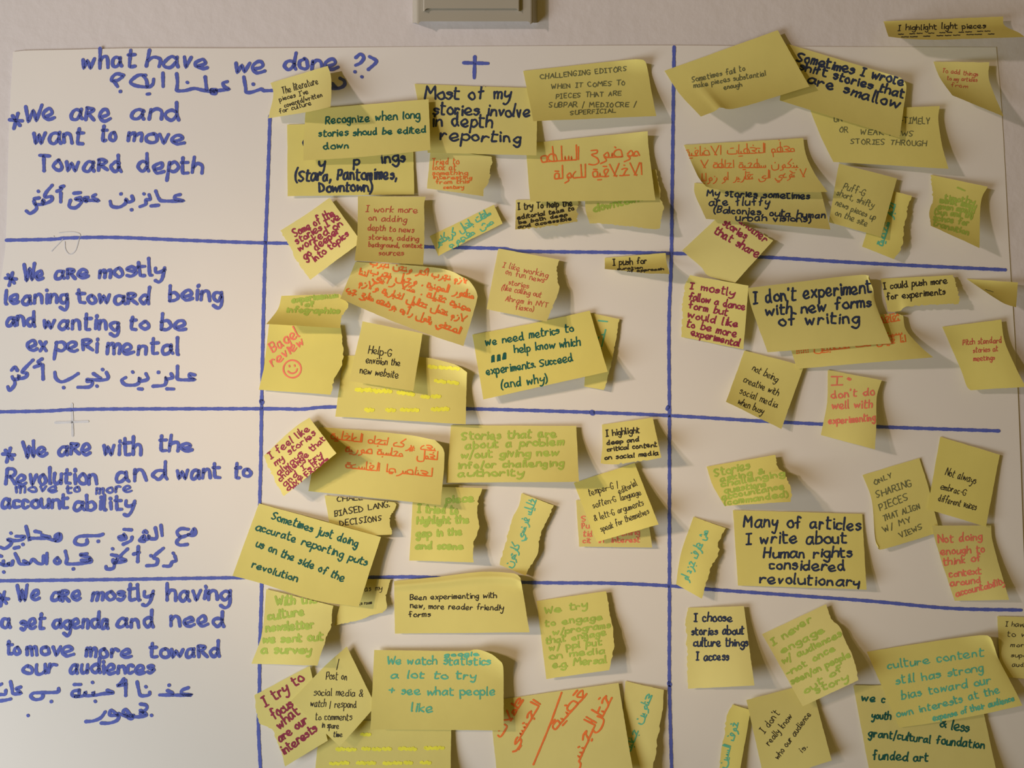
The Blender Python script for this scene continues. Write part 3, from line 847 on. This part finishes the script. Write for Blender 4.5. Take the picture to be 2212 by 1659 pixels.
note(Q + '"been experimenting with new, more reader friendly forms" in dark pen', 'K', 2.0,
     [(851, 1255), (1124, 1248), (1144, 1366), (853, 1369)], (0.3, 5, 9, 3), [
    ('Been experimenting with', 886, 1296, 1073, 1292, 7.5), ('new, more reader friendly', 886, 1313, 1088, 1319, 8), ('forms', 883, 1333, 930, 1332, 8)],
    t=[(945, 1246), (1042, 1235), (1108, 1238)], r=[(1130, 1280)], fold=(.1, 2.5), p=1.2, curl=[(1, 4, .3)])
note(Q + '"We try to engage w/programs that engage" in lime', 'L', 2.8,
     [(1159, 1298), (1309, 1277), (1316, 1448), (1180, 1467)], (0.5, 3, 11, 5), [
    ('We try', 1176, 1326, 1270, 1312, 9), ('to engage', 1178, 1353, 1301, 1339, 9), ('w/programs', 1195, 1372, 1319, 1355, 8.5),
    ('that engage', 1180, 1391, 1309, 1372, 8.5), ('w/ ppl put', 1187, 1405, 1300, 1393, 8.5), ('on media', 1186, 1424, 1308, 1411, 8.5), ('e.g. Mersal', 1194, 1443, 1310, 1431, 10)],
    r=[(1317, 1312), (1325, 1350), (1327, 1399)], torn='r')
note('large note at the bottom edge with fluorescent yellow scrawl, under the "We watch" note', 'Y', 6.5,
     [(705, 1555), (975, 1560), (973, 1720), (676, 1718)], (0.3, 2, 9, 3), [
    ('~~ ~~~ ~~ ~~', 727, 1624, 958, 1621, 12), ('~~ ~~ ~~~ ~', 714, 1654, 928, 1652, 11), ('~', 780, 1590, 800, 1590, 9)], l=[(686, 1612)])
note('narrow yellow strip with teal Arabic, right of the orange Arabic note at bottom', 'T', 2.4,
     [(1351, 1471), (1434, 1490), (1410, 1690), (1335, 1680)], (0.3, 2, 7, 3), [('عناوين جذابة', 1408, 1502, 1362, 1622, 11)], r=[(1430, 1560), (1420, 1610)], torn='r')
note('large yellow note with bold orange Arabic and a long orange slash at bottom', 'O', 4.0,
     [(1056, 1514), (1336, 1475), (1370, 1680), (1076, 1695)], (0.3, 2, 12, 4), [
    ('قضية', 1266, 1500, 1200, 1575, 16), ('ختان', 1322, 1506, 1286, 1580, 18), ('الجنس', 1288, 1560, 1240, 1668, 16), ('عاملات', 1130, 1512, 1082, 1592, 12),
    ('الجنسي', 1166, 1522, 1106, 1622, 12)], extra=[[(1213, 1496), (1186, 1570), (1152, 1652)]])
note(Q + '"I try to focus what are our interests" in maroon', 'M', 4.6,
     [(548, 1502), (669, 1438), (708, 1600), (616, 1656)], (0.3, 2, 6, 6), [
    ('I try to', 573, 1526, 658, 1469, 14), ('focus', 592, 1554, 634, 1526, 14), ('what', 604, 1575, 648, 1540, 13), ('are our', 605, 1603, 665, 1560, 12),
    ('interests', 613, 1630, 686, 1578, 12)], l=[(556, 1560), (589, 1583)], torn='l')
note(Q + '"Post on social media" in black pen, standing on its corner', 'K', 1.6,
     [(628, 1514), (749, 1396), (812, 1525), (734, 1613)], (1, 3, 6, 9), [
    ('Post on', 704, 1468, 750, 1469, 11), ('social media &', 678, 1502, 784, 1505, 10), ('watch / respond', 670, 1526, 770, 1529, 10),
    ('to comments', 681, 1555, 760, 1556, 10), ('in spare', 695, 1572, 731, 1574, 8), ('time', 720, 1592, 739, 1592, 8)],
    extra=[[(732, 1424), (727, 1447)]], t=[(700, 1440)])
note(Q + '"We watch statistics a lot to try" in teal', 'T', 2.8,
     [(808, 1404), (1076, 1424), (1088, 1578), (800, 1576)], (0.3, 5, 9, 3), [
    ('We watch statistics', 836, 1435, 1059, 1436, 11), ('google', 960, 1418, 1036, 1416, 5), ('a lot to try', 844, 1465, 1031, 1467, 10),
    ('+ see what people', 840, 1501, 1070, 1502, 11), ('like', 888, 1537, 937, 1538, 12)],
    t=[(998, 1406), (1028, 1402), (1060, 1412)], r=[(1086, 1436), (1088, 1470)], curl=[(1, 6, .35)])
# ---- right column, first row
note(Q + '"timely or weak news stories through" in grey pen capitals', 'C', 1.8,
     [(1750, 238), (2030, 229), (2049, 365), (1800, 350)], (0.3, 3, 10, 4), [
    ('UN', 1802, 263, 1820, 263, 8), ('-TIMELY', 1946, 266, 2009, 268, 9), ('OR', 1813, 285, 1832, 286, 7.5), ('WEAK NEWS', 1858, 290, 1974, 294, 7.5), ('STORIES THROUGH', 1837, 310, 2001, 316, 7.5)],
    r=[(2027, 260), (2035, 312)], l=[(1775, 300)])
note(Q + '"Sometimes I wrote shift stories that are smallow" in navy, tilted', 'N', 4.4,
     [(1700, 96), (1946, 168), (1943, 298), (1684, 217)], (0.3, 3, 8, 8), [
    ('Sometimes I wrote', 1721, 131, 1952, 186, 13), ('shift stories that', 1727, 150, 1952, 211, 12), ('are smallow', 1744, 178, 1940, 236, 14)],
    t=[(1712, 98), (1856, 141)], r=[(1958, 184), (1955, 215)], curl=[(1, 4, .25)])
note(Q + '"Sometimes fail to make pieces substantial enough" in faint pencil', 'C', 1.9,
     [(1435, 153), (1680, 65), (1749, 187), (1514, 252)], (0.3, 3, 9, 21), [
    ('Sometimes fail to', 1495, 178, 1610, 152, 7.5), ('make pieces substantial', 1499, 190, 1655, 163, 7), ('enough', 1564, 193, 1603, 187, 6.5)],
    b=[(1545, 240), (1556, 232), (1595, 233)], l=[(1468, 203)])
note('curled yellow note reading "I highlight light pieces", on the wall at top right', 'K', 2.2,
     [(1908, 46), (2167, 35), (2214, 80), (1919, 79)], (0.5, 4, 25, 22), [
    ('I highlight light pieces', 1940, 66, 2129, 60, 7.5), ('~ ~~ ~ ~~ ~~ ~~', 1940, 75, 2140, 68, 2.5), ('~~ ~ ~~~ ~~ ~', 1948, 81, 2150, 74, 2.5)],
    r=[(2170, 55), (2200, 70)], b=[(1960, 84), (2020, 86), (2120, 83)], p=1.9)
note('small blankish note with faint red words, at far right below the curled wall note', 'R', 1.3,
     [(2016, 133), (2137, 134), (2168, 252), (2057, 206)], (0.3, 4, 16, 14), [
    ('To add things', 2035, 157, 2112, 165, 6), ('to my articles', 2046, 173, 2111, 177, 5.5), ('from', 2054, 187, 2090, 190, 5)],
    r=[(2138, 176)], l=[(2030, 168)])
note('small yellow strip with teal Arabic, sticking out right of the "Puff-G" note', 'T', 2.6,
     [(1900, 405), (1970, 423), (1931, 560), (1862, 533)], (0.3, 3, 6, 3), [('اخبار شخصية', 1934, 442, 1906, 530, 12)], r=[(1959, 468), (1950, 530)], torn='r')
note(Q + '"short, shifty news pieces up on the site" in grey', 'C', 1.7,
     [(1812, 353), (1938, 385), (1903, 512), (1790, 480)], (0.5, 3, 9, 6), [
    ('Puff-G', 1821, 407, 1867, 424, 9.5), ('short, shifty', 1807, 421, 1886, 450, 8.5), ('news pieces up', 1804, 443, 1890, 476, 8.5), ('on the site', 1803, 464, 1872, 490, 8.5)])
note('torn yellow note with dense lime writing at far right edge of the sheet', 'L', 2.6,
     [(2009, 377), (2134, 403), (2116, 536), (2009, 487)], (0.3, 4, 13, 11), [
    ('timothy', 2040, 431, 2105, 441, 8), ('monst many', 2030, 438, 2108, 450, 8), ('even month', 2026, 450, 2104, 461, 8), ('(Sun and th)', 2019, 462, 2100, 472, 8),
    ('scince for', 2016, 475, 2092, 487, 8), ('transition', 2016, 486, 2092, 508, 8)], r=[(2119, 438)], l=[(2013, 427), (2007, 462)], torn='l',
    extra=[[(2068, 405), (2084, 412)]])
note('small yellow square with maroon "other stories that share", under the navy fluffy note', 'M', 4.0,
     [(1473, 541), (1562, 458), (1671, 519), (1588, 611)], (0.3, 2, 6, 8), [
    ('another', 1596, 480, 1651, 525, 10), ('stories', 1560, 486, 1609, 517, 10), ('that share', 1542, 503, 1636, 557, 11)], l=[(1514, 577), (1532, 597)], torn='r')
note(Q + '"My stories sometimes are fluffy" in navy', 'N', 3.2,
     [(1500, 395), (1772, 410), (1794, 496), (1525, 473)], (0.3, 2, 14, 8), [
    ('My stories sometimes', 1527, 423, 1750, 430, 10), ('are fluffy', 1532, 443, 1664, 443, 11), ('(Balconies, outa human', 1542, 459, 1784, 471, 9),
    ('urban visions)', 1590, 476, 1752, 479, 9)], r=[(1778, 430)], b=[(1680, 486)], l=[(1501, 420)])
note('yellow sticky note with three faint orange Arabic lines, right of the vertical line', 'O', 2.0,
     [(1477, 313), (1735, 298), (1788, 415), (1514, 391)], (0.3, 2, 13, 9), [
    ('معظم التغطيات الاضافية', 1716, 327, 1481, 337, 13), ('بنكون سطحية احاطة لا', 1723, 362, 1514, 362, 11), ('لا تؤدي الى تقارير او زوايا', 1742, 381, 1517, 391, 11)],
    r=[(1742, 336), (1760, 375)], b=[(1541, 408), (1660, 416)], l=[(1503, 372)])
# ---- right column, second row
note(Q + '"I mostly follow a dance form" in maroon, torn left edge', 'M', 3.8,
     [(1490, 594), (1617, 617), (1606, 755), (1471, 728)], (0.3, 2, 5, 2), [
    ('I mostly', 1490, 623, 1586, 641, 10), ('follow a dance', 1487, 647, 1609, 670, 10), ('form but', 1487, 666, 1571, 681, 10),
    ('would like', 1485, 686, 1594, 708, 10), ('to be more', 1483, 705, 1591, 728, 10), ('experimental', 1492, 724, 1597, 748, 9)], l=[(1473, 633)], torn='l')
note('yellow sticky note reading "not being creative with social media when busy" in thin pen', 'K', 1.6,
     [(1608, 757), (1737, 790), (1688, 927), (1568, 868)], (0.3, 3, 6, 8), [
    ('not being', 1624, 799, 1677, 826, 10), ('creative with', 1605, 825, 1680, 855, 9), ('social media', 1597, 850, 1678, 882, 9.5), ('when busy', 1593, 872, 1647, 895, 9)])
note(Q + '"I don\'t do well with experimenting" in pinkish red', 'P', 3.0,
     [(1788, 799), (1905, 821), (1890, 971), (1773, 940)], (0.3, 3, 13, 4), [
    ('I', 1796, 832, 1824, 832, 13), ("don't do", 1796, 861, 1890, 853, 11), ('well with', 1798, 883, 1885, 880, 11), ('experimenting', 1790, 916, 1891, 908, 10)],
    r=[(1894, 859), (1893, 924)], l=[(1786, 870)], extra=[[(1832, 816), (1838, 819), (1835, 821), (1830, 818)]])
note('yellow note with orange Arabic and exclamation marks, showing from behind the navy note', 'O', 2.4,
     [(1690, 700), (1951, 682), (2016, 772), (1722, 797)], (0.3, 3, 18, 4), [
    ('ثقافة', 1943, 692, 1902, 698, 13), ('سيد', 1948, 722, 1914, 726, 8), ('انا فيش ذات تعصبيين !!!!!!', 1956, 738, 1720, 764, 10)],
    r=[(1957, 712), (1985, 745)], t=[(1902, 679), (1943, 679)])
note(Q + '"I don\'t experiment with new forms of writing" in navy', 'N', 4.4,
     [(1615, 622), (1876, 602), (1925, 742), (1658, 761)], (0.5, 4, 10, 8), [
    ("I don't experiment", 1628, 657, 1883, 632, 17), ('with new forms', 1655, 681, 1883, 664, 15), ('of writing', 1683, 703, 1857, 697, 16)],
    t=[(1851, 594)], r=[(1886, 625), (1893, 660)], l=[(1625, 670)], curl=[(1, 4, .3)])
note(Q + '"I could push more for experiments" in black', 'K', 2.5,
     [(1902, 602), (2060, 594), (2073, 658), (1918, 674)], (0.3, 3, 10, 5), [
    ('I could push more', 1909, 625, 2046, 612, 9), ('for experiments', 1916, 648, 2042, 635, 9)],
    r=[(2068, 617), (2074, 639)], b=[(1943, 674), (1962, 663), (2020, 661)], torn='rb')
note('narrow blank yellow note curling at the far right edge of the sheet', 'C', 1.3,
     [(2087, 602), (2199, 610), (2195, 664), (2143, 640)], (0.3, 4, 18, 14), [('~', 2128, 626, 2148, 632, 2)], b=[(2170, 656)])
note(Q + '"Pitch standard stories at meetings" in faint red, far right', 'R', 1.7,
     [(2035, 706), (2163, 690), (2216, 836), (2097, 843)], (0.3, 3, 12, 7), [
    ('Pitch standard', 2080, 745, 2164, 740, 8), ('stories at', 2102, 762, 2156, 758, 7.5), ('meetings', 2103, 780, 2149, 777, 7)],
    r=[(2171, 739), (2195, 795)], l=[(2073, 793), (2088, 834)])
# ---- right column, third row
note(Q + '"Many of articles I write about Human rights" in black', 'N', 4.2,
     [(1583, 1102), (1863, 1110), (1872, 1274), (1594, 1265)], (0.3, 1, 8, 2), [
    ('Many of articles', 1606, 1136, 1860, 1147, 17), ('I write about', 1612, 1176, 1829, 1172, 16), ('Human rights', 1650, 1205, 1840, 1205, 14),
    ('considered', 1662, 1229, 1826, 1233, 14), ('revolutionary', 1642, 1259, 1859, 1267, 13)])
note('yellow note with dense lime writing beginning "Stories", above the bold black note', 'L', 2.8,
     [(1526, 1008), (1675, 982), (1710, 1084), (1565, 1093)], (0.5, 4, 24, 9), [
    ('Stories', 1545, 1030, 1620, 1012, 11), ('asking &', 1556, 1041, 1652, 1022, 8), ('challenging', 1559, 1052, 1695, 1027, 8), ('questions', 1565, 1066, 1655, 1050, 8),
    ('accountance', 1559, 1080, 1695, 1055, 8), ('(commanded)', 1565, 1091, 1703, 1073, 8)], r=[(1683, 1011), (1696, 1019), (1707, 1049), (1712, 1070)], l=[(1540, 1050)], torn='r')
note('narrow torn yellow strip with teal Arabic, left of the bold black note', 'T', 2.4,
     [(1498, 1116), (1568, 1141), (1517, 1294), (1460, 1262)], (0.3, 3, 8, 3), [('مش عارف جزء او', 1529, 1148, 1484, 1256, 12)],
     r=[(1553, 1175), (1555, 1195), (1536, 1231)], l=[(1471, 1195)], torn='r')
note(Q + '"Only sharing pieces that align w/ my views" in capitals', 'C', 2.0,
     [(1863, 1026), (1986, 989), (2030, 1150), (1898, 1182)], (0.3, 1, 3, 6), [
    ('ONLY', 1889, 1047, 1928, 1030, 6.5), ('SHARING', 1894, 1075, 1970, 1049, 9.5), ('PIECES', 1901, 1103, 1963, 1079, 9.5), ('THAT ALIGN', 1909, 1126, 1988, 1098, 8.5),
    ('W/ MY', 1910, 1150, 1969, 1127, 8), ('VIEWS', 1946, 1163, 1993, 1141, 8)], r=[(2005, 1050)], b=[(1910, 1186)], l=[(1883, 1081), (1890, 1160)])
note(Q + '"Not doing enough to think of" in pinkish red, far right', 'P', 2.9,
     [(2013, 1135), (2141, 1135), (2180, 1296), (2062, 1298)], (0.3, 2, 8, 3), [
    ('Not doing', 2027, 1173, 2122, 1165, 11), ('enough to', 2032, 1199, 2127, 1192, 10), ('think of', 2038, 1222, 2119, 1211, 10), ('context', 2051, 1247, 2119, 1239, 10),
    ('around', 2053, 1267, 2119, 1258, 9), ('accountability', 2066, 1289, 2172, 1261, 9)], r=[(2146, 1176)], l=[(2019, 1163), (2035, 1217)])
note(Q + '"Not always embracing different voices" in thin pen', 'K', 1.6,
     [(2031, 943), (2160, 982), (2130, 1138), (2003, 1100)], (0.3, 2, 5, 2), [
    ('Not always', 2041, 1026, 2107, 1046, 11), ('embrac-G', 2031, 1056, 2085, 1071, 9), ('different voices', 2026, 1082, 2108, 1103, 9.5)])
# ---- right column, fourth row
note(Q + '"I choose stories about culture things I access" in black', 'N', 3.4,
     [(1484, 1313), (1607, 1309), (1630, 1481), (1485, 1488)], (0.3, 3, 15, 4), [
    ('I choose', 1499, 1342, 1582, 1342, 12), ('stories about', 1494, 1372, 1607, 1370, 11), ('culture things', 1498, 1396, 1616, 1396, 11), ('I access', 1504, 1426, 1575, 1426, 11)],
    l=[(1479, 1350), (1482, 1420)], torn='l')
note('narrow torn strip with teal Arabic, left of the "who our audience is" note', 'T', 2.4,
     [(1582, 1521), (1622, 1534), (1592, 1700), (1540, 1700)], (0.3, 2, 5, 3), [('خوف', 1594, 1562, 1584, 1600, 11), ('السين', 1578, 1612, 1566, 1658, 10)],
     l=[(1568, 1551), (1563, 1589), (1551, 1655)], torn='l')
note(Q + '"I don\'t really know who our audience is" in pen', 'K', 1.6,
     [(1612, 1512), (1752, 1475), (1797, 1643), (1652, 1690)], (0.3, 1, 7, 4), [
    ("I don't", 1651, 1585, 1684, 1541, 10), ('really know', 1662, 1611, 1712, 1549, 9), ('who our audience', 1681, 1641, 1752, 1543, 8.5), ('is.', 1733, 1627, 1745, 1614, 8)])
note(Q + '"I never engage w/ audiences" in lime, tilted, torn right edge', 'L', 2.9,
     [(1646, 1370), (1786, 1304), (1855, 1469), (1734, 1526)], (0.5, 3, 14, 10), [
    ('I never', 1670, 1395, 1754, 1341, 10), ('engage', 1689, 1412, 1782, 1364, 9), ('w/ audiences', 1692, 1434, 1818, 1373, 9), ('-not once', 1702, 1460, 1805, 1404, 9),
    ('seen/on people', 1711, 1478, 1837, 1418, 9), ('out of', 1739, 1499, 1821, 1446, 9), ('story', 1764, 1498, 1834, 1467, 9)],
    r=[(1796, 1336), (1818, 1361), (1848, 1434)], torn='r')
note('yellow note with brown pen words, tucked behind the teal "culture content" note', 'K', 1.4,
     [(2154, 1331), (2280, 1334), (2285, 1472), (2160, 1462)], (0.3, 1, 4, 2), [
    ('I have never', 2172, 1353, 2262, 1356, 7), ('to write', 2176, 1375, 2255, 1376, 7), ('more', 2183, 1397, 2225, 1398, 6), ('super', 2184, 1419, 2228, 1420, 6), ('audience', 2186, 1440, 2250, 1441, 6)])
note(Q + '"less grant/cultural foundation funded art" in dark ink, bottom right', 'G', 3.4,
     [(1843, 1480), (2112, 1480), (2158, 1690), (1882, 1690)], (0.3, 1, 6, 3), [
    ('we c', 1862, 1513, 1913, 1518, 10), ('youth', 1883, 1552, 1924, 1554, 10), ('& less', 2031, 1571, 2093, 1581, 13),
    ('grant/cultural foundation', 1876, 1590, 2126, 1618, 11), ('funded art', 1886, 1640, 2005, 1645, 12)])
note(Q + '"culture content still has strong bias" in teal', 'T', 2.5,
     [(1872, 1408), (2144, 1385), (2209, 1524), (1943, 1572)], (0.3, 3, 11, 3), [
    ('culture content', 1918, 1445, 2125, 1417, 11), ('still has strong', 1936, 1478, 2125, 1450, 11), ('bias toward our', 1948, 1511, 2141, 1476, 11),
    ('own interests at the', 1937, 1550, 2161, 1497, 10), ('expense of their audience', 2016, 1558, 2192, 1513, 8)],
    t=[(1990, 1389), (2122, 1372)], r=[(2149, 1400), (2158, 1425), (2187, 1480)], b=[(2027, 1560), (2122, 1543)], curl=[(1, 5, .3)])
